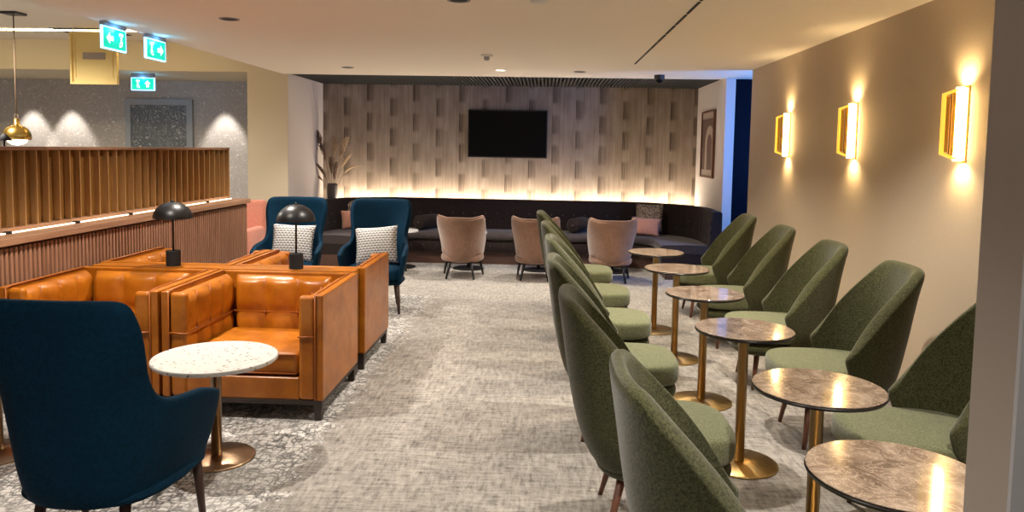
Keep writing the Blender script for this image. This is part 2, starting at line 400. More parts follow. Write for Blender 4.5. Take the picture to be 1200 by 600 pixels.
def seatpad(x0, x1, hw, z0, z1, pw=3.2, nback=.8, crown=.015, n=48, r=.035):
    """thick pad with a superellipse plan, rounded edges, slightly crowned"""
    cx = (x0+x1)/2; hx = (x1-x0)/2; bm = bmesh.new(); rings = []
    def plan(a, k):
        c, s = math.cos(a), math.sin(a)
        px = abs(c)**(2/pw)*(1 if c > 0 else -1)*hx; py = abs(s)**(2/pw)*(1 if s > 0 else -1)*hw
        if px < 0: py *= 1-(1-nback)*(-px/hx)
        return (cx+px*k, py*k)
    prof = [(.0, z0), (.55, z0), (1-r*1.2/hw, z0), (1-.3*r/hw, z0+r*.4), (1, z0+r*1.1), (1, (z0+z1)/2), (1, z1-r*1.1), (1-.3*r/hw, z1-r*.35), (1-r*1.2/hw, z1), (.6, z1+crown*.8), (.0, z1+crown)]
    for k, z in prof:
        if k == 0: rings.append([bm.verts.new((cx, 0, z))])
        else: rings.append([bm.verts.new((*plan(2*PI*j/n, k), z)) for j in range(n)])
    for a, b in zip(rings, rings[1:]):
        for j in range(n):
            q = list(dict.fromkeys([a[j % len(a)], a[(j+1) % len(a)], b[(j+1) % len(b)], b[j % len(b)]]))
            if len(q) > 2: bm.faces.new(q)
    return bm
def pillow(w, h, t, n=18):
    bm = bmesh.new(); F_, B_ = {}, {}
    for i in range(n+1):
        for j in range(n+1):
            u = -1+2*i/n; v = -1+2*j/n
            k = ((1-u*u)*(1-v*v))**.42
            px = w/2*u*(1-.07*(1-abs(v)**2)*abs(u)) ; pz = h/2*v*(1-.07*(1-abs(u)**2)*abs(v))
            F_[i, j] = bm.verts.new((px, -t/2*k, pz))
            B_[i, j] = F_[i, j] if k == 0 else bm.verts.new((px, t/2*k, pz))
    for i in range(n):
        for j in range(n):
            bm.faces.new((F_[i, j], F_[i+1, j], F_[i+1, j+1], F_[i, j+1]))
            q = list(dict.fromkeys((B_[i, j], B_[i, j+1], B_[i+1, j+1], B_[i+1, j])))
            try: bm.faces.new(q)
            except ValueError: pass
    return bm
def seams(w, h, depth, nx, nz, amp):
    bm = bmesh.new(); y = -(depth-amp)-amp*.22
    for i in range(1, nx): x = -w/2+w*i/nx; tube(bm, [(x, y, .01), (x, y, h-.012)], .0028, 6)
    for j in range(1, nz): z = h*j/nz; tube(bm, [(-w/2+.01, y, z), (w/2-.01, y, z)], .0045, 6)
    for i in range(1, nx):
        for j in range(1, nz):
            t = bmesh.new(); bmesh.ops.create_icosphere(t, subdivisions=2, radius=.011); merge(bm, t, 0, Matrix.Translation((-w/2+w*i/nx, y-.003, h*j/nz)) @ Matrix.Diagonal((1, .6, 1, 1)))
    return bm
def tufted(w, h, depth, nx, nz, amp=.028, split=None, res=8):
    """upholstered panel in the x-z plane, front bulging to -y, origin at the lower centre of its back"""
    bm = bmesh.new(); NX, NZ = nx*res, nz*res; g = {}
    for i in range(NX+1):
        for j in range(NZ+1):
            u = i/NX; v = j/NZ; du = abs(math.sin(PI*u*nx)); dv = abs(math.sin(PI*v*nz))
            b = amp*(min(1, du*1.2+.04)**.6)*(min(1, dv*1.2+.04)**.6)
            ed = min(1, min(u, 1-u)*w/.025)**.5*min(1, min(v, 1-v)*h/.025)**.5
            g[i, j] = bm.verts.new((-w/2+w*u, -(depth-amp)*(.55+.45*ed)-b*ed, h*v))
    for i in range(NX):
        for j in range(NZ): bm.faces.new((g[i, j], g[i+1, j], g[i+1, j+1], g[i, j+1]))
    bd = [g[i, 0] for i in range(NX+1)]+[g[NX, j] for j in range(1, NZ+1)]+[g[i, NZ] for i in range(NX-1, -1, -1)]+[g[0, j] for j in range(NZ-1, 0, -1)]
    bk = [bm.verts.new((v.co.x, 0, v.co.z)) for v in bd]; n = len(bd)
    for i in range(n): bm.faces.new((bd[i], bk[i], bk[(i+1) % n], bd[(i+1) % n]))
    bm.faces.new(bk[::-1])
    return bm

# ------------------------------------------------------------------ setting
YB = 11.7; XR = 2.35; XL = -3.48; YN = 10.1
b = NB(); bx(b, -12, 4.2, -1.5, 12.0, -.05, 0); struct('floor', b, M['carpet'])
b = NB(); bx(b, -3.55, XR+.1, -1.5, YN, CZ, CZ+.42); bx(b, XR+.1, 4.2, 7.9, 10.1, CZ, CZ+.1); struct('ceiling', b, M['ceil'])
b = NB(); bx(b, -12, -3.55, -1.5, YN, 3.02, 3.1); struct('ceiling_left', b, M['ceil'])
b = NB(); bx(b, -12, -4.03, YN, YB, CZ+.02, 3.1); struct('trim_1', b, M['cream'])
b = NB(); bx(b, XL, XR+.2, YB, YB+.1, 0, 3.1); struct('wall_back', b, M['wallpaper'])
b = NB(); bx(b, -12, XL, YB, YB+.1, 0, 3.1); struct('wall_left', b, M['feather'])
b = NB(); bx(b, -4.03, XL, YN, YB, 0, 3.1); struct('wall_column', b, M['white'])
b = NB(); bx(b, -4.035, XL-.003, YN-.012, YN-.001, 0, 3.02); struct('wall_column_warm_face', b, M['cream'])  # thin sheet carries the warm light on the column front as colour
b = NB(); bx(b, XR, XR+.1, 1.5, 8.86, 0, CZ+.05); struct('wall_right', b, M['wallcloth'])
b = NB(); bx(b, 2.30, 2.42, 9.9, YB, 0, 3.1); struct('wall_niche', b, M['white'])
b = NB(); bx(b, 2.42, 4.2, 10.0, 10.1, 0, 2.7); bx(b, 4.1, 4.2, 7.9, 10.0, 0, 2.7); bx(b, 2.45, 4.2, 7.9, 8.0, 0, 2.7); struct('wall_passage', b, M['navy'])
# near wall end at the right edge of the view
b = NB(); bx(b, .857, 2.6, 1.375, 1.52, 0, CZ, .004, 1); struct('wall_near', b, [M['pillar'], M['pillar_lit']])
o = bpy.data.objects['wall_near']
for p in o.data.polygons:
    if p.normal.y < -.5: p.material_index = 1  # camera-facing side is paler: the light on it is put into the colour
# dark slatted ceiling recess over the banquette
b = NB(); bx(b, XL, 2.42, YN, YB, 2.70, 3.1)
struct('ceiling_recess', b, M['blackmatte'])
b = NB(); x = XL+.02
M['grille'] = mat('grille_slat', (.022, .022, .024), .7)
while x < 2.3:
    bx(b, x, x+.022, YN+.01, YB-.005, CZ+.005, CZ+.05); x += .052
struct('trim_3', b, M['grille'])
# ceiling slot (dashed track) 
b = NB(); y = 4.0
while y < 8.4:
    bx(b, .945, .965, y, min(y+.42, 8.42), CZ-.004, CZ+.002); y += .46
tag(obj('track_slot', b, M['blackmatte']), 'thin dark dashed track slot running along the ceiling over the marble tables', 'ceiling track')
# skirting
b = NB(); bx(b, XR-.012, XR, 1.52, 8.86, 0, .09); struct('baseboard_right', b, M['pillar'])

# door and door frame in the far left wall
b = NB(); bx(b, -6.62, -6.53, YB-.05, YB, 0, 2.24); bx(b, -5.63, -5.54, YB-.05, YB, 0, 2.24); bx(b, -6.62, -5.54, YB-.05, YB, 2.24, 2.33)
d = struct('door_1', b, M['doorgrey'])
fe2 = M['feather'].copy(); fe2.name = 'feather_door'
fe2.node_tree.nodes['Mix (Legacy)' if 'Mix (Legacy)' in fe2.node_tree.nodes else [n.name for n in fe2.node_tree.nodes if n.type == 'MIX_RGB'][-1]].inputs[1].default_value = (.13, .15, .17, 1)
b = NB(); bx(b, -6.53, -5.63, YB-.02, YB, .0, 2.24); obj('door_leaf', b, fe2, d)
b = NB(); tube(b, [(-5.72, YB-.02, 1.0), (-5.72, YB-.07, 1.0), (-5.84, YB-.07, 1.0)], .01); obj('door_handle', b, M['metalgrey'], d)

# LED line in the raised ceiling
b = NB(); bx(b, -9.5, -4.2, 9.16, 9.21, 3.005, 3.02); tag(obj('linear_ceiling_light', b, M['ledline']), 'thin glowing yellow line of light in the raised ceiling, upper left', 'ceiling light')

# open ceiling hatch
t = thing('ceiling_hatch', 'cream access panel hanging open from a dark hole in the raised ceiling', 'hatch', (-5.47, 9.0, 3.02))
b = NB(); bx(b, -.60, .12, .05, .62, -.006, .01); obj('hatch_opening', b, M['blackmatte'], t)
b = NB(); bx(b, -.29, .29, -.012, .012, -.68, -.06, .004); obj('hatch_panel', b, M['hatch'], t)
b = NB()
for q in ((-.29, -.265, -.68, -.06), (.265, .29, -.68, -.06), (-.265, .265, -.68, -.655), (-.265, .265, -.085, -.06)): bx(b, q[0], q[1], -.035, -.012, q[2], q[3])
for q in ((-.235, -.227, -.6, -.12), (.227, .235, -.6, -.12)): bx(b, q[0], q[1], -.02, -.012, q[2], q[3])
obj('hatch_frame', b, M['hatch'], t)
b = NB(); bx(b, -.14, .14, -.016, -.012, -.38, -.30, .003); obj('hatch_label', b, M['hatchlabel'], t)
for x in (-.27, .27):
    b = NB(); tube(b, [(x, 0, -.07), (x, .04, 0)], .006, 6); obj('hinge', b, M['metalgrey'], t)

# ------------------------------------------------------------------ ceiling fittings
dl = [('beside the exit signs, nearest the left ceiling edge', -2.43, 5.74), ('in front of the dark grille, leftmost of the far three', -2.42, 9.16), ('cut by the top edge of the view above the aisle', -.58, 4.93),
      ('pale rimmed one just behind the smoke detector', -.57, 9.24), ('right of the pale rimmed one, above the television edge', .39, 9.32)]
first = None
for nm, x, y in dl:
    lab = 'round recessed ceiling downlight '+nm
    if first is None:
        first = thing('downlight', lab, 'downlight', (x, y, CZ), 0, 'recessed ceiling downlights')
        b = NB(); lathe(b, [(.075, 0), (.075, -.006), (.062, -.006), (.058, 0)], 32); obj('trim_ring', b, M['metalgrey'], first, True)
        b = NB(); lathe(b, [(0, -.001), (.060, -.003)], 32); obj('baffle', b, M['blackmatte'], first, True)
    else:
        o = dup(first, (x, y, CZ), 0, lab)
        if 'pale' in nm and 'right' not in nm:
            for c in o.children:
                if c.name.startswith('trim_ring'): c.data = c.data.copy(); c.data.materials[0] = M['plastic']
                else: c.data = c.data.copy(); c.data.materials[0] = M['opal']
b = NB(); lathe(b, [(.06, 0), (.058, -.02), (.03, -.03), (0, -.03)], 32)
tag(obj('ceiling_sensor', b, M['plastic'], None, True, loc=(-.06, 4.88, CZ)), 'small white round ceiling sensor at the top edge of the view', 'sensor')
t = thing('smoke_detector', 'white round smoke detector in the middle of the ceiling', 'smoke detector', (-.62, 7.75, CZ))
b = NB(); lathe(b, [(.06, 0), (.06, -.015), (.05, -.022)], 32); lathe(b, [(.05, -.022), (0, -.022)], 32); obj('base', b, M['plastic'], t, True)
b = NB(); lathe(b, [(.028, -.022), (.03, -.045), (.02, -.06), (0, -.06)], 32); obj('sensing_cap', b, M['metalgrey'], t, True)
t = thing('security_camera', 'black dome security camera on the ceiling above the right end of the banquette', 'security camera', (1.4, 9.61, CZ))
b = NB(); lathe(b, [(.065, 0), (.065, -.045), (.055, -.055), (0, -.055)], 32); obj('housing', b, M['black'], t, True)
b = NB(); lathe(b, [(.048, -.05), (.044, -.08), (.025, -.10), (0, -.107)], 32); obj('dome', b, M['screen'], t, True)

# exit signs
def man(bm, cx, s, P, m=1):
    # running figure in a doorway, drawn as small plates
    def poly(pts):
        prism_p(bm, [(cx+m*a*s, b_*s) for a, b_ in pts], P)
    poly([(-.45, .9), (.42, .9), (.42, .55), (.25, .55), (.25, .72), (-.28, .72), (-.28, .5), (-.45, .5)])
    poly([(-.02, .62), (.14, .62), (.14, .46), (-.02, .46)])
    poly([(-.20, .36), (.16, .42), (.20, .28), (.06, .05), (-.08, .05), (-.02, .26), (-.26, .22)])
    poly([(-.08, .05), (.06, .05), (-.05, -.35), (-.34, -.55), (-.42, -.42), (-.18, -.24)])
    poly([(0, .08), (.12, .0), (.30, -.34), (.18, -.78), (.04, -.74), (.12, -.36)])
    poly([(-.45, -.9), (-.45, -.68), (-.10, -.68), (-.10, -.9)])
def arrow(bm, cx, s, P, ang):
    pts = [(-.85, 0), (-.05, .75), (-.05, .32), (.8, .32), (.8, -.32), (-.05, -.32), (-.05, -.75)]
    c, n = math.cos(ang), math.sin(ang)
    prism_p(bm, [(cx+(a*c-b_*n)*s, (a*n+b_*c)*s) for a, b_ in pts], P)
def prism_p(bm, poly, P):
    A = [bm.verts.new((u, P, v)) for u, v in poly]; B = [bm.verts.new((u, P-.002, v)) for u, v in poly]; n = len(poly)
    for i in range(n): bm.faces.new((A[i], A[(i+1) % n], B[(i+1) % n], B[i]))
    bm.faces.new(A[::-1]); bm.faces.new(B)
def exit_sign(label, loc, rz, manx, arx, ang, mirror, hang):
    t = thing('exit_sign', label, 'exit sign', loc, rz, 'green emergency exit signs')
    b = NB(); bx(b, -.17, .17, -.010, .010, -.09, .09, .003); obj('acrylic_plate', b, M['exitedge'], t)
    b = NB(); bx(b, -.156, .156, -.0125, -.010, -.078, .078); obj('green_field', b, M['exitg'], t)
    b = NB(); man(b, manx, .062, -.0125, mirror); obj('running_figure', b, M['exitw'], t)
    b = NB(); arrow(b, arx, .058, -.0125, ang); obj('arrow', b, M['exitw'], t)
    b = NB(); bx(b, -.165, .165, -.018, .018, .088, .088+hang, .003); obj('mounting_rail', b, M['metalgrey'], t)
    for s in (-1, 1): lamp('POINT', (0, s*.035, .07), .9, (.10, .45, 1), size=.02, name='exit_sign_lamp', parent=t)
exit_sign('green exit sign with a left-pointing arrow, nearer of the ceiling edge pair', (-3.50, 6.02, CZ-.125), PI/2, .09, -.07, 0, 1, .033)
exit_sign('green exit sign with a right-pointing arrow, farther of the ceiling edge pair', (-3.50, 6.67, CZ-.125), PI/2, -.08, .07, PI, -1, .033)
exit_sign('green exit sign with an upward arrow above the grey door', (-5.69, 10.5, 2.47), 0, -.07, .07, -PI/2, -1, .06)

# ------------------------------------------------------------------ wood divider
def divider():
    t = thing('slatted_divider', 'long oak room divider with slatted lower front and finned upper screen', 'room divider', (-3.30, 5, 0))
    Y0, Y1 = -3.5, 3.24     # local, world 1.5..8.24
    b = NB(); bx(b, -.22, -.03, Y0, Y1, 0, 1.0); obj('core_panel', b, M['slatback'], t)
    b = NB(); y = Y0+.005
    while y < Y1-.02:
        bx(b, -.032, -.008, y, y+.024, .06, .985, .004, 1); y += .043
    obj('front_slats', b, M['slat'], t)
    b = NB(); bx(b, -.26, .02, Y0, Y1+.03, 1.0, 1.045, .004); obj('ledge', b, M['oakrail'], t)
    b = NB(); bx(b, -.30, -.25, Y0, Y1-.03, 1.045, 1.585); obj('screen_panel', b, M['oak'], t)
    b = NB(); y = Y0+.02
    while y < Y1-.03:
        bx(b, -.25, -.205, y, y+.009, 1.075, 1.585); y += .122
    bx(b, -.25, -.19, Y1-.045, Y1-.03, 1.046, 1.585)
    obj('fins', b, M['oakfin'], t)
    b = NB(); bx(b, -.31, -.19, Y0, Y1-.015, 1.585, 1.608, .003); obj('top_rail', b, M['oakrail'], t)
    b = NB(); bx(b, -.175, -.16, Y0, Y1-.05, 1.0455, 1.052); obj('led_strip', b, M['ledge_led'], t)
    b = NB(); bx(b, -.25, -.20, Y0, Y1-.03, 1.045, 1.075, .002); obj('bottom_rail', b, M['oakrail'], t)
    y = -3.2
    while y < Y1:
        b = NB(); bx(b, -.18, -.14, y, y+.035, 1.045, 1.062, .003); y += .72
        obj('strip_clip', b, M['blackmatte'], t)
    b = NB(); bx(b, -.03, -.02, Y0, Y1, 0, .06); obj('toe_kick', b, M['blackmatte'], t)
M['ledge_led'] = mat('ledge_led', (1, .8, .6), .5, emit=(1, .72, .45), estr=5)
divider()

# ------------------------------------------------------------------ banquette
def banquette():
    t = thing('banquette', 'long dark tufted banquette curving around the alcove under the television', 'banquette', (0, 11.0, 0))
    # centre-line of the back's front face in plan (world), from the left end round to the right end
    R = 1.0; pts = []
    yb = 11.22; xl = -3.12; xr = 2.12
    pts.append((xl, 9.95-.0)); pts.append((xl, yb-R))
    for i in range(1, 12): a = PI-(PI/2)*i/12; pts.append((xl+R+R*math.cos(a), yb-R+R*math.sin(a)))
    pts.append((xl+R, yb)); pts.append((-1.62, yb)); pts.append((-.47, yb)); pts.append((.68, yb)); pts.append((xr-R, yb))
    for i in range(1, 12): a = PI/2-(PI/2)*i/12; pts.append((xr-R+R*math.cos(a), yb-R+R*math.sin(a)))
    pts.append((xr, yb-R)); pts.append((xr, 9.72))
    P = [Vector((a, c-11.0)) for a, c in pts]
    # cut into sections
    L = [0]
    for a, c in zip(P, P[1:]): L.append(L[-1]+(c-a).length)
    tot = L[-1]
    def at(s):
        for i in range(len(P)-1):
            if s <= L[i+1]+1e-9:
                q = P[i].lerp(P[i+1], (s-L[i])/(L[i+1]-L[i])); break
        def tang(i): 
            return (P[min(i+1, len(P)-1)]-P[max(i-1, 0)]).normalized() if 0 < i < len(P)-1 else (P[1]-P[0] if i == 0 else P[-1]-P[-2]).normalized()
        tt = tang(i).lerp(tang(i+1), (s-L[i])/(L[i+1]-L[i])).normalized()
        return q, Vector((tt.y, -tt.x))   # normal points into the room
    def s_of(x):
        for i in range(len(P)-1):
            if P[i].x <= x <= P[i+1].x and abs(P[i].y-P[i+1].y) < .01: return L[i]+(x-P[i].x)
    cuts = [0, s_of(-1.95)-.95, s_of(-1.62)-.0, s_of(-.47), s_of(.68), tot-1.35, tot]
    def sweep(s0, s1, prof, gap=.0006, n=None, bulge=None):
        bm = bmesh.new(); n = n or max(6, int((s1-s0)/.045)); rings = []
        for i in range(n+1):
            s = s0+gap+(s1-s0-2*gap)*i/n; q, nn = at(min(max(s, 1e-6), tot-1e-6)); u = i/n
            ring = []
            for d, z in prof:
                dd = d+(bulge(u, z, s1-s0) if bulge else 0)*(1 if d >= prof[0][0] else 0)
                ring.append(bm.verts.new((q.x+nn.x*dd, q.y+nn.y*dd, z)))
            rings.append(ring)
        m = len(prof)
        for i in range(n):
            for j in range(m): bm.faces.new((rings[i][j], rings[i][(j+1) % m], rings[i+1][(j+1) % m], rings[i+1][j]))
        bm.faces.new(rings[0][::-1]); bm.faces.new(rings[-1]); return bm
    backp = [(0, .44), (0, .50), (0, .56), (0, .62), (0, .68), (0, .74), (-.02, .80), (-.03, .87), (-.05, .89), (-.13, .89), (-.15, .87), (-.15, .30), (0, .30)]
    seatp = [(.62, .35), (.63, .38), (.625, .42), (.60, .445), (.3, .455), (.02, .45), (.02, .34), (.58, .335)]
    basep = [(.60, .19), (.61, .22), (.61, .30), (.60, .335), (.0, .335), (.0, .19)]
    plinp = [(.55, 0), (.55, .19), (.0, .19), (.0, 0)]
    def bulge(u, z, ln):
        k = max(1, round(ln/.16)); 
        if not .46 < z < .80: return 0
        return -.012*(abs(math.cos(PI*u*k))**6)*(abs(math.cos(PI*(z-.44)/.12))**4)
    for a, c in zip(cuts, cuts[1:]):
        bb = sweep(a, c, backp, bulge=bulge, n=max(12, int((c-a)/.02))); k = max(1, round((c-a)/.16))
        for i in range(1, k):
            for r_, z in enumerate((.56, .68)):
                s = a+(c-a)*(i+(.5 if r_ else 0))/k
                if s > c-.04: continue
                q, nn = at(s); tt = bmesh.new(); bmesh.ops.create_icosphere(tt, subdivisions=1, radius=.010)
                merge(bb, tt, 1, Matrix.Translation((q.x, q.y, z)))
        o = obj('back_section', bb, [M['sofa'], M['sofabtn']], t, True)
        m = o.modifiers.new('e', 'EDGE_SPLIT'); m.split_angle = math.radians(60)
        o = obj('seat_cushion', sweep(a, c, seatp), M['sofaseat'], t, True)
        m = o.modifiers.new('e', 'EDGE_SPLIT'); m.split_angle = math.radians(60)
        bb = sweep(a, c, basep); k = max(2, round((c-a)/.19))
        for i in range(k):
            q, nn = at(a+(c-a)*(i+.5)/k); q = q+nn*.61; tt = bmesh.new(); bmesh.ops.create_icosphere(tt, subdivisions=1, radius=.011)
            merge(bb, tt, 1, Matrix.Translation((q.x, q.y, .265)))
        o = obj('seat_base', bb, [M['sofa'], M['sofabtn']], t, True)
        m = o.modifiers.new('e', 'EDGE_SPLIT'); m.split_angle = math.radians(60)
    obj('plinth', sweep(0, tot, plinp, 0, 60), M['plinth'], t)
M['sofabtn'] = mat('sofa_button', (.05, .035, .035), .35)
M['sofaseat'] = fabric('dark_seat_velvet', (.030, .022, .021), (.05, .038, .036), 60, .2, .7, .1)
banquette()
# ledge behind the banquette back carrying the light strip
b = NB()
bx(b, -3.46, 2.29, 11.40, 11.695, .0, .80)
tag(obj('banquette_ledge', b, M['plinth']), 'low dark ledge behind the banquette back along the striped wall', 'ledge')
b = NB(); bx(b, -3.30, 2.25, 11.55, 11.58, .8, .815); tag(obj('light_strip', b, M['led']), 'warm light strip glowing along the foot of the striped wallpaper', 'light strip')

# television
t = thing('television', 'black flat television mounted on the striped wallpaper', 'television', (-.592, YB, 1.875))
b = NB(); bx(b, -.61, .61, -.075, -.015, -.365, .365, .006); obj('bezel', b, M['black'], t)
b = NB(); bx(b, -.592, .592, -.078, -.074, -.345, .347); obj('screen', b, M['screen'], t)
b = NB(); bx(b, -.2, .2, -.016, -.001, -.15, .15); obj('wall_bracket', b, M['metalgrey'], t)
# art on the niche wall
t = thing('framed_print', 'tall framed abstract print in brown tones on the white alcove wall', 'picture', (2.30, 10.82, 1.76))
b = NB()
for q in ((-.40, -.375, -.47, .47), (.375, .40, -.47, .47), (-.375, .375, -.47, -.445), (-.375, .375, .445, .47)): bx(b, -.035, -.001, q[0], q[1], q[2], q[3])
obj('frame', b, M['walnut'], t)
b = NB(); bx(b, -.02, -.001, -.376, .376, -.446, .446); obj('print', b, M['art'], t)

# ------------------------------------------------------------------ sconces
def sconce(label, y, first=None):
    if first: return dup(first, (XR, y, 1.83), 0, label)
    t = thing('wall_sconce', label, 'wall lamp', (XR, y, 1.83), 0, 'brass wall sconces')
    H2, h2, p = .215, .17, .13
    b = NB(); bx(b, -.010, -.001, -.03, .03, -H2, H2, .002); obj('back_plate', b, M['gold'], t)
    b = NB(); w = .010
    outer = [(-.012, -H2), (-p, -h2), (-p, h2), (-.012, H2)]; inner = [(-.012, -H2+w), (-p+w, -h2+w), (-p+w, h2-w), (-.012, H2-w)]
    for i in range(3):
        prism(b, [outer[i], outer[i+1], inner[i+1], inner[i]], 1, -.016, .016)
    obj('frame', b, M['goldglow'], t)
    for q in ((-.083, -.060, -.008, .012, -H2+.035, H2-.035), (-.116, -.090, -.002, .010, -h2+.012, h2-.012)):
        b = NB(); bx(b, *q, .003); obj('reflector_fin', b, M['gold'], t)
    b = NB(); tube(b, [(-.036, 0, -H2+.010), (-.036, 0, H2-.010)], .023, 20); obj('light_tube', b, M['sconcetube'], t, True)
    for s in (-1, 1):
        lamp('SPOT', (-.06, 0, s*(H2+.004)), 9, (1, .72, .36), aim=(.55, 0, s), angle=140, size=.012, blend=.9, name='sconce_lamp', parent=t)
    return t
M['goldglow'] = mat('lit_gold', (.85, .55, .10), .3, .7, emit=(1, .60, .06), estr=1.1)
s1 = sconce('glowing brass wall sconce nearest the camera, largest of the three on the right wall', 4.37)
sconce('glowing brass wall sconce in the middle of the three on the right wall', 5.88, s1)
sconce('glowing brass wall sconce farthest away, next to the dark passage', 7.45, s1)

# ------------------------------------------------------------------ green chairs
def leg(x, y, z1, dx, dy, r0, r1, m, parent, name='leg'):
    b = NB(); tube(b, [(x, y, z1), (x+dx, y+dy, 0)], [r0, r1], 14); return obj(name, b, m, parent, True)
def green_chair(label, loc, rz):
    t = thing('high_back_chair', label, 'chair', loc, rz, 'green high-back lounge chairs')
    rim = stab([(0, 1.02), (30, 1.018), (48, 1.012), (60, .998), (70, .95), (78, .84), (84, .70), (88, .585), (90, .535)])
    w = stab([(.21, .13), (.25, .20), (.31, .262), (.40, .295), (.5, .302), (.62, .300), (.8, .29), (.95, .275), (1.05, .258)])
    xb = stab([(.21, -.14), (.25, -.20), (.32, -.265), (.45, -.32), (.65, -.365), (.85, -.395), (1.05, -.425)])
    D = stab([(.21, .16), (.25, .20), (.32, .255), (.40, .29), (.46, .335), (.53, .372), (.60, .368), (.72, .335), (.86, .25), (.97, .155), (1.05, .10)])
    subsurf(obj('back_shell', shell(.22, rim, w, xb, D, .68, .055, 48, 18, .95), M['green'], t, True))
    subsurf(obj('seat_cushion', seatpad(-.27, .362, .283, .335, .462, 3.4, .88, .008, r=.024), M['green_seat'], t, True))
    subsurf(obj('seat_base', seatpad(-.24, .352, .272, .24, .336, 3.2, .86, .0, r=.035), M['green'], t, True))
    for sx, sy in ((1, 1), (1, -1), (-1, 1), (-1, -1)):
        if sx > 0: leg(.19, sy*.17, .25, .035, sy*.05, .020, .011, M['walnut'], t)
        else: leg(-.13, sy*.16, .25, -.06, sy*.05, .020, .011, M['walnut'], t)
    return t
LX = [(.62, 2.18), (.485, 3.33), (.43, 4.40), (.42, 5.45), (.385, 6.50), (.335, 7.62)]
words = ['nearest the camera', 'second from the camera', 'third from the camera', 'fourth from the camera', 'fifth from the camera', 'farthest from the camera']
gc = None
for (x, y), wd in zip(LX, words):
    lab = 'green high-back chair in the left row backing the aisle, '+wd
    gc = green_chair(lab, (x, y, 0), 0) if gc is None else gc
    if wd != words[0]: dup(gc, (x, y, 0), 0, lab)
RX = [(1.70, 3.33), (1.70, 4.40), (1.70, 5.45), (1.70, 6.55), (1.70, 7.72)]
words = ['cut off by the near wall', 'second from the camera', 'third from the camera', 'fourth from the camera', 'farthest, beside the passage']
for (x, y), wd in zip(RX, words):
    dup(gc, (x, y, 0), PI, 'green high-back chair in the right row by the wall, '+wd)

# ------------------------------------------------------------------ cafe tables
def cafe(label, x, y):
    t = thing('cafe_table', label, 'table', (x, y, 0), 0, 'round marble cafe tables')
    b = NB(); lathe(b, [(0, .7305), (.249, .7305)], 72); lathe(b, [(.249, .7305), (.251, .7285)], 72); lathe(b, [(.251, .7285), (.250, .724), (0, .724)], 72)
    obj('marble_top', b, M['marble'], t)
    b = NB(); lathe(b, [(0, .7235), (.252, .7235), (.254, .7205), (.250, .712), (.235, .709), (0, .709)], 72, smooth=False); obj('top_edge', b, M['rim'], t)
    b = NB(); lathe(b, [(0, .709), (.09, .709), (.09, .703), (.026, .700), (.026, .02), (0, .02)], 36); obj('pole', b, M['brass'], t, False)
    b = NB(); lathe(b, [(0, .022), (.03, .020), (.195, .011), (.2, .008), (.2, .0), (0, .0)], 64); obj('base', b, M['basegold'], t, False)
    return t
TB = [(1.04, 2.18), (1.10, 2.99), (1.06, 3.96), (1.06, 4.95), (1.055, 5.98), (1.03, 6.94)]
words = ['nearest, cut off by the near wall', 'second from the camera, with two bright lamp reflections', 'third from the camera', 'fourth from the camera', 'fifth from the camera', 'farthest, beside the pinkish armchairs']
ct = None
for (x, y), wd in zip(TB, words):
    lab = 'round brown marble cafe table, '+wd
    if ct is None: ct = cafe(lab, x, y)
    else: dup(ct, (x, y, 0), 0, lab)

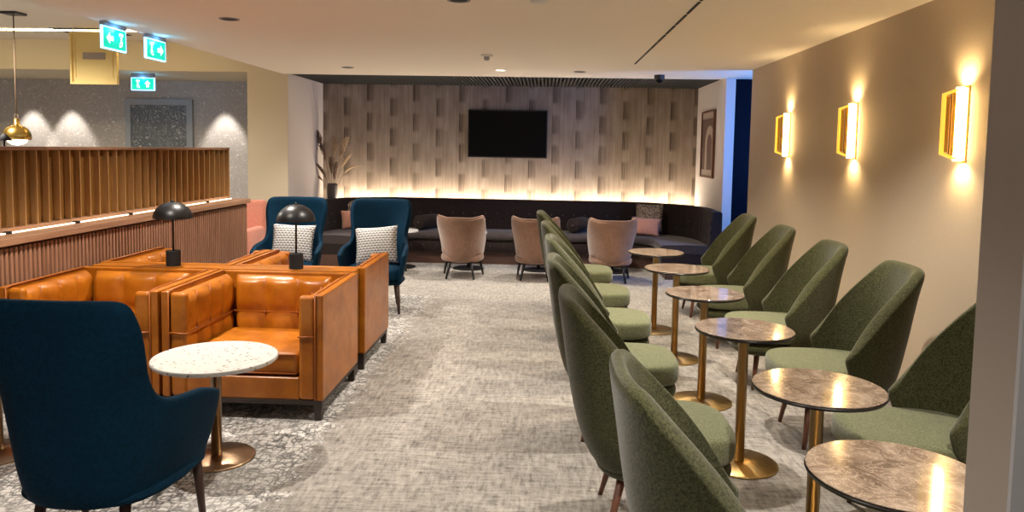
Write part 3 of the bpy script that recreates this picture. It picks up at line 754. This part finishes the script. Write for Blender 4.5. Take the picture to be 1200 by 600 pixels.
# ------------------------------------------------------------------ orange armchairs
def armchair(label, loc, rz):
    """faces -y; width .98, depth .84, height .765"""
    t = thing('leather_armchair', label, 'armchair', loc, rz, 'cognac leather club armchairs')
    W2, Dp = .49, .84; y0, y1 = -.42, .42
    for s in (-1, 1):
        b = NB(); bx(b, min(s*W2, s*(W2-.045)), max(s*W2, s*(W2-.045)), y0, y1, .125, .765, .008, 3)
        obj('outer_side_panel', b, M['leather'], t, False)
    b = NB(); bx(b, -W2+.046, W2-.046, y1-.05, y1, .125, .765, .008, 3); obj('outer_back_panel', b, M['leather'], t)
    for s in (-1, 1):   # tufted inner arms
        tb = tufted(.74, .50, .105, 4, 2, .032)
        tb.transform(Matrix.Translation((s*(W2-.047), -.035, .255)) @ Matrix.Rotation(-s*PI/2, 4, 'Z'))
        ap = subsurf(obj('arm_pad', tb, M['leather'], t, True))
        sb = seams(.74, .50, .105, 4, 2, .032); sb.transform(Matrix.Translation((s*(W2-.047), -.035, .255)) @ Matrix.Rotation(-s*PI/2, 4, 'Z'))
        obj('seam', sb, M['piping'], ap, True)
        b = NB(); xs = sorted((s*(W2-.048), s*(W2-.15))); bx(b, xs[0], xs[1], y0+.002, y0+.06, .125, .757, .024, 4)
        obj('arm_front', b, M['leather'], t)
        b = NB(); xi = s*(W2-.153)
        tube(b, [(s*(W2-.047), y0-.002, .13), (s*(W2-.047), y0-.002, .762), (s*(W2-.047), y0+.05, .768), (s*(W2-.047), y1-.06, .768)], .005, 8)
        tube(b, [(s*(W2-.048), y0-.001, .515), (s*(W2-.15), y0-.001, .510), (xi, y0+.03, .508), (xi, .34, .505)], .005, 8)
        obj('piping', b, M['piping'], t, True)
    tb = tufted(.68, .50, .13, 3, 2, .034); tb.transform(Matrix.Translation((0, y1-.052, .255)))
    bp = subsurf(obj('back_pad', tb, M['leather'], t, True))
    sb = seams(.68, .50, .13, 3, 2, .034); sb.transform(Matrix.Translation((0, y1-.052, .255))); obj('seam', sb, M['piping'], bp, True)
    b = NB(); bx(b, -.335, .335, y0+.02, y1-.19, .27, .405, .03, 4); obj('seat_cushion', b, M['leather'], t, True)
    for z in (.282, .395):
        b = NB(); tube(b, [(-.325, y0+.018, z), (.325, y0+.018, z)], .005, 8); obj('cushion_piping', b, M['piping'], t, True)
    b = NB(); bx(b, -.345, .345, y0+.008, y1-.06, .125, .262, .012, 3); obj('front_rail', b, M['leather'], t)
    b = NB(); bx(b, -W2+.008, W2-.008, y0+.008, y1-.008, .095, .126, .003); obj('base_frame', b, M['darkwood'], t)
    for sx in (-1, 1):
        for sy in (-1, 1):
            b = NB(); x = sx*(W2-.035); y = sy*(.42-.035)
            prism(b, [(x-.026, y-.026), (x+.026, y-.026), (x+.026, y+.026), (x-.026, y+.026)], 2, 0, .1)
            for v in b.verts:
                if v.co.z < .01: v.co.x = x+(v.co.x-x)*.75; v.co.y = y+(v.co.y-y)*.75
            obj('leg', b, M['darkwood'], t)
    return t
ac = armchair('cognac leather armchair behind the white terrazzo table, facing the camera on the aisle side', (-1.79, 4.78, 0), 0)
dup(ac, (-2.79, 4.78, 0), 0, 'cognac leather armchair facing the camera on the divider side, mostly behind the teal chair')
dup(ac, (-1.79, 5.83, 0), PI, 'cognac leather armchair facing the far teal chairs, on the aisle side')
dup(ac, (-2.79, 5.83, 0), PI, 'cognac leather armchair facing the far teal chairs, on the divider side')
# slim console between the backs
t = thing('slim_console', 'slim leather-topped console squeezed between the backs of the leather armchairs', 'console', (-2.29, 5.305, 0))
b = NB(); bx(b, -.95, .95, -.068, .068, .735, .765, .003); obj('top', b, M['leather'], t)
for x in (-.93, .93):
    b = NB(); bx(b, x-.02, x+.02, -.06, .06, 0, .735); obj('leg', b, M['darkwood'], t)
def mushroom(label, x):
    t = thing('table_lamp', label, 'lamp', (x, 5.305, .765), 0, 'black mushroom table lamps')
    b = NB(); lathe(b, [(0, 0), (.05, 0), (.05, .105), (.048, .11), (0, .11)], 32, smooth=False); obj('base', b, M['blackmatte'], t)
    b = NB(); tube(b, [(0, 0, .108), (0, 0, .44)], .0075, 12); obj('stem', b, M['black'], t, True)
    pr = [(.135*math.cos(a*PI/2/14), .345+.118*math.sin(a*PI/2/14)) for a in range(15)]
    inn = [(.130*math.cos(a*PI/2/14), .345+.112*math.sin(a*PI/2/14)) for a in range(14, -1, -1)]
    b = NB(); lathe(b, [(r, z) for r, z in pr[:-1]]+[(.004, .463)], 48); lathe(b, [(max(r, .004), z) for r, z in inn]+[(.135, .345)], 48); obj('shade', b, M['black'], t, True)
    b = NB(); lathe(b, [(0, .478), (.008, .474), (.010, .466), (.006, .455)], 16); obj('finial', b, M['black'], t, True)
    return t
ml = mushroom('black mushroom table lamp behind the aisle-side leather armchair', -1.775)
dup(ml, (-2.675, 5.305, .765), 0, 'black mushroom table lamp in front of the slatted divider')

# ------------------------------------------------------------------ teal chairs
def teal_chair(label, loc, rz):
    t = thing('wing_chair', label, 'chair', loc, rz, 'teal velvet high-back chairs')
    rim = stab([(0, 1.09), (24, 1.089), (34, 1.08), (40, 1.045), (45, .93), (49, .80), (54, .70), (60, .66), (75, .64), (84, .625), (90, .58)])
    w = stab([(.24, .20), (.28, .28), (.34, .29), (.45, .318), (.62, .345), (.75, .352), (.95, .43), (1.12, .45)])
    xb = stab([(.24, -.20), (.28, -.26), (.36, -.30), (.6, -.33), (.9, -.375), (1.12, -.40)])
    D = stab([(.24, .44), (.30, .52), (.4, .58), (.6, .62), (.7, .60), (.85, .52), (1.0, .42), (1.12, .36)])
    subsurf(obj('back_shell', shell(.285, rim, w, xb, D, .72, .05, 48, 16), M['teal'], t, True))
    subsurf(obj('seat_cushion', seatpad(-.24, .35, .285, .33, .455, 4, .9, .015), M['teal'], t, True))
    subsurf(obj('seat_base', seatpad(-.25, .31, .30, .28, .34, 3.5, .85, .0, r=.03), M['teal'], t, True))
    for sx, sy in ((1, 1), (1, -1), (-1, 1), (-1, -1)):
        leg(.23 if sx > 0 else -.15, sy*(.25 if sx > 0 else .165), .30, .02 if sx > 0 else -.07, sy*.02, .022, .013, M['darkleg'], t)
    return t
M['darkleg'] = wood('dark_walnut', (.035, .014, .010), (.07, .03, .02))
tc = teal_chair('large teal velvet chair in the left foreground, seen from behind', (-1.735, 2.88, 0), PI/2-.03)
dup(tc, (-1.70, 7.55, 0), -PI/2+.05, 'teal velvet high-back chair with a patterned cushion, aisle side of the far pair')
dup(tc, (-2.60, 7.60, 0), -PI/2+.10, 'teal velvet high-back chair with a patterned cushion, divider side of the far pair')
def cushion(label, w, h, th, m, loc, rot, group=None, name='cushion'):
    o = obj(name, pillow(w, h, th), m, None, True, loc=loc, rot=rot); return tag(o, label, 'cushion', group)
cushion('white cushion with black trefoil pattern on the aisle-side far teal chair', .44, .40, .14, M['tre'], (-1.70, 7.56, .645), (-.34, -.09, .02), 'white patterned cushions')
cushion('white cushion with black trefoil pattern on the divider-side far teal chair', .44, .40, .14, M['tre'], (-2.58, 7.61, .645), (-.34, .03, .10), 'white patterned cushions')

# ------------------------------------------------------------------ terrazzo tables
def terr(label, x, y):
    t = thing('terrazzo_table', label, 'table', (x, y, 0), 0, 'white terrazzo side tables')
    b = NB(); lathe(b, [(0, .545), (.310, .545)], 72); lathe(b, [(.310, .545), (.314, .540), (.314, .528), (.308, .523)], 72); lathe(b, [(.308, .523), (0, .523)], 72); obj('top', b, M['terrazzo'], t)
    b = NB(); lathe(b, [(0, .523), (.1, .523), (.1, .517), (.0275, .512), (.0275, .02), (0, .02)], 36); obj('pole', b, M['bronze'], t)
    b = NB(); lathe(b, [(0, .022), (.03, .020), (.19, .010), (.195, .007), (.195, .0), (0, .0)], 64); obj('base', b, M['bronzebase'], t)
    return t
tt_ = terr('round white terrazzo table on a brass pole beside the foreground teal chair', -1.70, 3.80)
dup(tt_, (-2.86, 3.76, 0), 0, 'terrazzo table hidden by the foreground teal chair, its brass base at the left edge')

# ------------------------------------------------------------------ taupe tub chairs and coffee tables
def tub(label, x, y, rz):
    t = thing('tub_chair', label, 'chair', (x, y, 0), rz, 'dusty pink tub chairs')
    rim = stab([(0, .775), (25, .775), (42, .79), (54, .80), (64, .76), (74, .64), (82, .53), (90, .44)])
    w = stab([(.19, .17), (.23, .235), (.30, .265), (.42, .285), (.60, .315), (.80, .345)])
    xb = stab([(.19, -.12), (.23, -.20), (.32, -.245), (.5, -.275), (.8, -.33)])
    D = stab([(.19, .36), (.25, .42), (.4, .46), (.55, .43), (.7, .34), (.8, .28)])
    subsurf(obj('back_shell', shell(.20, rim, w, xb, D, .85, .05, 40, 12), M['taupe'], t, True))
    b = NB(); pts = []
    for i in range(-30, 31):
        th = i*2.2; a = math.radians(abs(th)); z = rim(abs(th)); pts.append((xb(z)+.012+D(z)*(1-math.cos(a)**.85), math.copysign((w(z)-.012)*math.sin(a)**.85, th), z+.012))
    tube(b, pts, .007, 6); obj('rim_piping', b, M['taupe'], t, True)
    subsurf(obj('seat_cushion', seatpad(-.20, .33, .27, .30, .42, 3.2, .9, .015), M['taupe'], t, True))
    subsurf(obj('seat_base', seatpad(-.20, .30, .275, .21, .305, 3, .85, .0, r=.03), M['taupe'], t, True))
    for sx, sy in ((1, 1), (1, -1), (-1, 1), (-1, -1)):
        leg(.18 if sx > 0 else -.14, sy*(.21 if sx > 0 else .13), .23, .06*sx, sy*.045, .021, .012, M['black'], t)
    return t
tb_ = tub('dusty pink tub chair seen from behind, left one of the three fully visible', -1.045, 9.55, PI/2)
dup(tb_, (-.10, 9.55, 0), PI/2-.06, 'dusty pink tub chair partly hidden by the farthest green chairs of the left row')
dup(tb_, (.85, 9.55, 0), PI/2, 'dusty pink tub chair behind the farthest marble table, rightmost of the row')
dup(tb_, (-2.12, 9.70, 0), PI/2-.2, 'dusty pink tub chair almost hidden behind the aisle-side far teal chair')
def coffee(label, x, y):
    t = thing('coffee_table', label, 'table', (x, y, 0), 0, 'low round coffee tables')
    b = NB(); lathe(b, [(0, .51), (.25, .51), (.253, .505), (.253, .495), (.25, .49), (0, .49)], 48, smooth=False); obj('top', b, M['terrazzo'], t)
    b = NB(); tube(b, [(0, 0, .012), (0, 0, .49)], .022, 20); obj('pole', b, M['black'], t, True)
    b = NB(); lathe(b, [(0, .016), (.2, .012), (.215, .008), (.215, 0), (0, 0)], 48, smooth=False); obj('base', b, M['black'], t)
    return t
cf = coffee('low round table with black disc base before the leftmost fully visible tub chair', -1.03, 10.26)
dup(cf, (-.07, 10.26, 0), 0, 'low round table, black disc base, before the tub chair behind the green chairs')
dup(cf, (.93, 10.26, 0), 0, 'low round table with black disc base before the rightmost tub chair')
dup(cf, (-1.98, 10.26, 0), 0, 'low round pale-topped table showing just right of the aisle-side far teal chair')

# cushions and bolsters on the banquette
cushion('speckled brown and beige cushion standing in the right corner of the banquette', .42, .42, .14, M['leopard'], (1.50, 10.90, .69), (-.20, -.03, -.45), 'speckled cushions')
cushion('dusty pink rectangular cushion in front of the right speckled cushion', .42, .26, .13, M['rust'], (1.43, 10.72, .58), (-.28, .05, -.30), 'dusty pink cushions')
cushion('speckled brown cushion in the left part of the banquette', .40, .40, .14, M['leopard'], (-2.84, 10.96, .68), (-.2, .04, .5), 'speckled cushions')
cushion('dusty pink cushion in the left part of the banquette behind the teal chairs', .40, .28, .13, M['rust'], (-2.74, 10.78, .59), (-.28, -.03, .4), 'dusty pink cushions')
def bolster(label, x, y, first=None, rz=0):
    if first: return dup(first, (x, y, .565), rz, label)
    t = thing('bolster', label, 'cushion', (x, y, .565), rz, 'round black bolsters')
    b = NB(); R = .105
    lathe(b, [(0, -.20), (.02, -.195), (R*.8, -.20), (R, -.18), (R*1.02, 0), (R, .18), (R*.8, .20), (.02, .195), (0, .20)], 28)
    b.transform(Matrix.Rotation(PI/2, 4, 'X')); obj('roll', b, M['sofa'], t, True)
    b = NB(); tt = bmesh.new(); bmesh.ops.create_icosphere(tt, subdivisions=2, radius=.016); merge(b, tt, 0, Matrix.Translation((0, -.20, 0))); obj('button', b, M['sofabtn'], t, True)
    return t
bo = bolster('round black bolster on the banquette between the teal chair and the first tub chair', -1.72, 10.95, rz=-.5)
bolster('round black bolster on the banquette between the two right tub chairs', .50, 10.95, bo, -.5)

# ------------------------------------------------------------------ vase with dried grasses
vx, vy = -3.27, 11.47
t = thing('vase', 'dark grey ceramic vase holding dried grasses on the left end of the ledge', 'vase', (vx, vy, .80))
b = NB(); lathe(b, [(0, 0), (.06, 0), (.075, .03), (.085, .14), (.080, .24), (.072, .27), (.066, .27), (.072, .23), (.07, .03), (0, .02)], 32); obj('body', b, M['vase'], t, True)
def plume_stem(i, dx, dy, h, L, r, m, label, droop=0, nm='pampas_stem'):
    t = thing(nm, label, 'dried grass', (vx, vy, .84), 0, 'dried grasses in the vase')
    base = Vector((dx*.05, dy*.05, 0)); tip = Vector((dx, dy, h))
    def P(s): 
        p = base.lerp(tip, s); p.z = h*(1-(1-s)**1.0)-droop*max(0, s-.6)**2*3; q = s*s; p.x = base.x+(tip.x-base.x)*(.35*s+.65*q); p.y = base.y+(tip.y-base.y)*(.35*s+.65*q); return p
    b = NB(); tube(b, [P(k/10) for k in range(11)], [.0035]*11, 6); obj('stalk', b, M['stem'], t, True)
    b = NB(); R = random.Random(i); n = 130; r = r*1.25
    for k in range(n):
        s = 1-(L/h)*R.random(); p = P(s); d = (P(min(s+.05, 1))-P(max(s-.05, 0))).normalized()
        f = (1-s)/(L/h); rr = r*math.sin(PI*min(1, f*.8+.12)); a = R.random()*2*PI
        side = Vector((math.cos(a), math.sin(a), 0)); ln = .05+.04*R.random()
        q = p+d*ln+side*rr
        tube(b, [p, p.lerp(q, .5)+side*rr*.25, q], [.0035, .0055, .0006], 4, False)
    obj('plume', b, m, t, True)
plume_stem(1, -.20, -.08, 1.0, .42, .045, M['plumed'], 'tall dark pampas plume leaning left against the alcove wall')
plume_stem(2, .05, -.02, .92, .30, .04, M['plume'], 'upright pale pampas plume in the middle of the vase')
plume_stem(3, .22, -.03, .90, .30, .045, M['plume'], 'tall pale pampas plume leaning right')
plume_stem(4, .38, -.02, .62, .24, .030, M['plume'], 'drooping pale grass plume reaching farthest right', .25)
plume_stem(5, .28, -.10, .70, .24, .032, M['plume'], 'short pale grass plume right of centre', .1)
plume_stem(6, -.16, -.12, .50, .20, .025, M['plumed'], 'short dark twig on the left side of the vase', .05, 'dried_twig')
plume_stem(7, -.26, -.02, .40, .14, .022, M['plumed'], 'lowest dark twig drooping left from the vase', .1, 'dried_twig')
plume_stem(8, .10, -.14, .52, .22, .028, M['plumed'], 'dark leafy twig in the front of the vase', 0, 'dried_twig')
plume_stem(9, .0, -.08, .60, .22, .03, M['plumed'], 'dark leafy twig standing upright in the vase', 0, 'dried_twig')

# ------------------------------------------------------------------ beyond the divider
t = thing('pendant_lamp', 'brass dome pendant lamp with a glowing opal globe over the left lounge', 'pendant lamp', (-5.75, 8.0, 3.02))
b = NB(); bx(b, -.09, .09, -.09, .09, -.025, 0, .004); obj('ceiling_rose', b, M['black'], t)
b = NB(); tube(b, [(0, 0, -.025), (0, 0, -1.10)], .006, 8); obj('cord', b, M['stem'], t, True)
b = NB(); bmr = [(0+.022*math.cos(a*PI/8), 0, -1.115+.022*math.sin(a*PI/8)) for a in range(17)]; tube(b, bmr, .004, 8, False); obj('hanging_ring', b, M['stem'], t, True)
b = NB(); lathe(b, [(.0, -1.135), (.028, -1.14), (.028, -1.20), (.035, -1.205), (.06, -1.215), (.10, -1.24), (.128, -1.28), (.138, -1.33), (.138, -1.365), (.132, -1.365), (.12, -1.29), (.05, -1.22)], 40); obj('brass_shade', b, M['gold'], t, True)
b = NB(); lathe(b, [(0, -1.425), (.05, -1.415), (.09, -1.39), (.11, -1.35), (.10, -1.31), (0, -1.28)], 32); obj('globe', b, M['opal'], t, True)
t = thing('table_lamp', 'black cone-shaded lamp just showing above the divider at the left edge', 'lamp', (-5.6, 7.6, 0))
b = NB(); lathe(b, [(.015, 1.715), (.075, 1.645), (.073, 1.643), (.012, 1.71)], 24); obj('shade', b, M['blackmatte'], t, True)
b = NB(); tube(b, [(0, 0, .01), (0, 0, 1.70)], .008, 8); obj('stem', b, M['blackmatte'], t, True)
b = NB(); lathe(b, [(0, .02), (.12, .02), (.12, 0), (0, 0)], 32); obj('base', b, M['blackmatte'], t)
t = thing('lounge_armchair', 'coral pink armchair glimpsed between the divider end and the far teal chair', 'armchair', (-3.98, 9.35, 0))
b = NB(); bx(b, -.36, .36, .22, .36, .12, .93, .04, 3); obj('backrest', b, M['pink'], t, True)
b = NB(); bx(b, -.24, .24, -.34, .22, .30, .48, .04, 3); obj('seat_cushion', b, M['pink'], t, True)
for s in (-1, 1):
    b = NB(); bx(b, min(s*.24, s*.37), max(s*.24, s*.37), -.34, .24, .12, .60, .04, 3); obj('armrest', b, M['pink'], t, True)
for s in (-1, 1):
    for q in (-.28, .3): leg(s*.3, q, .14, 0, 0, .018, .014, M['black'], t)
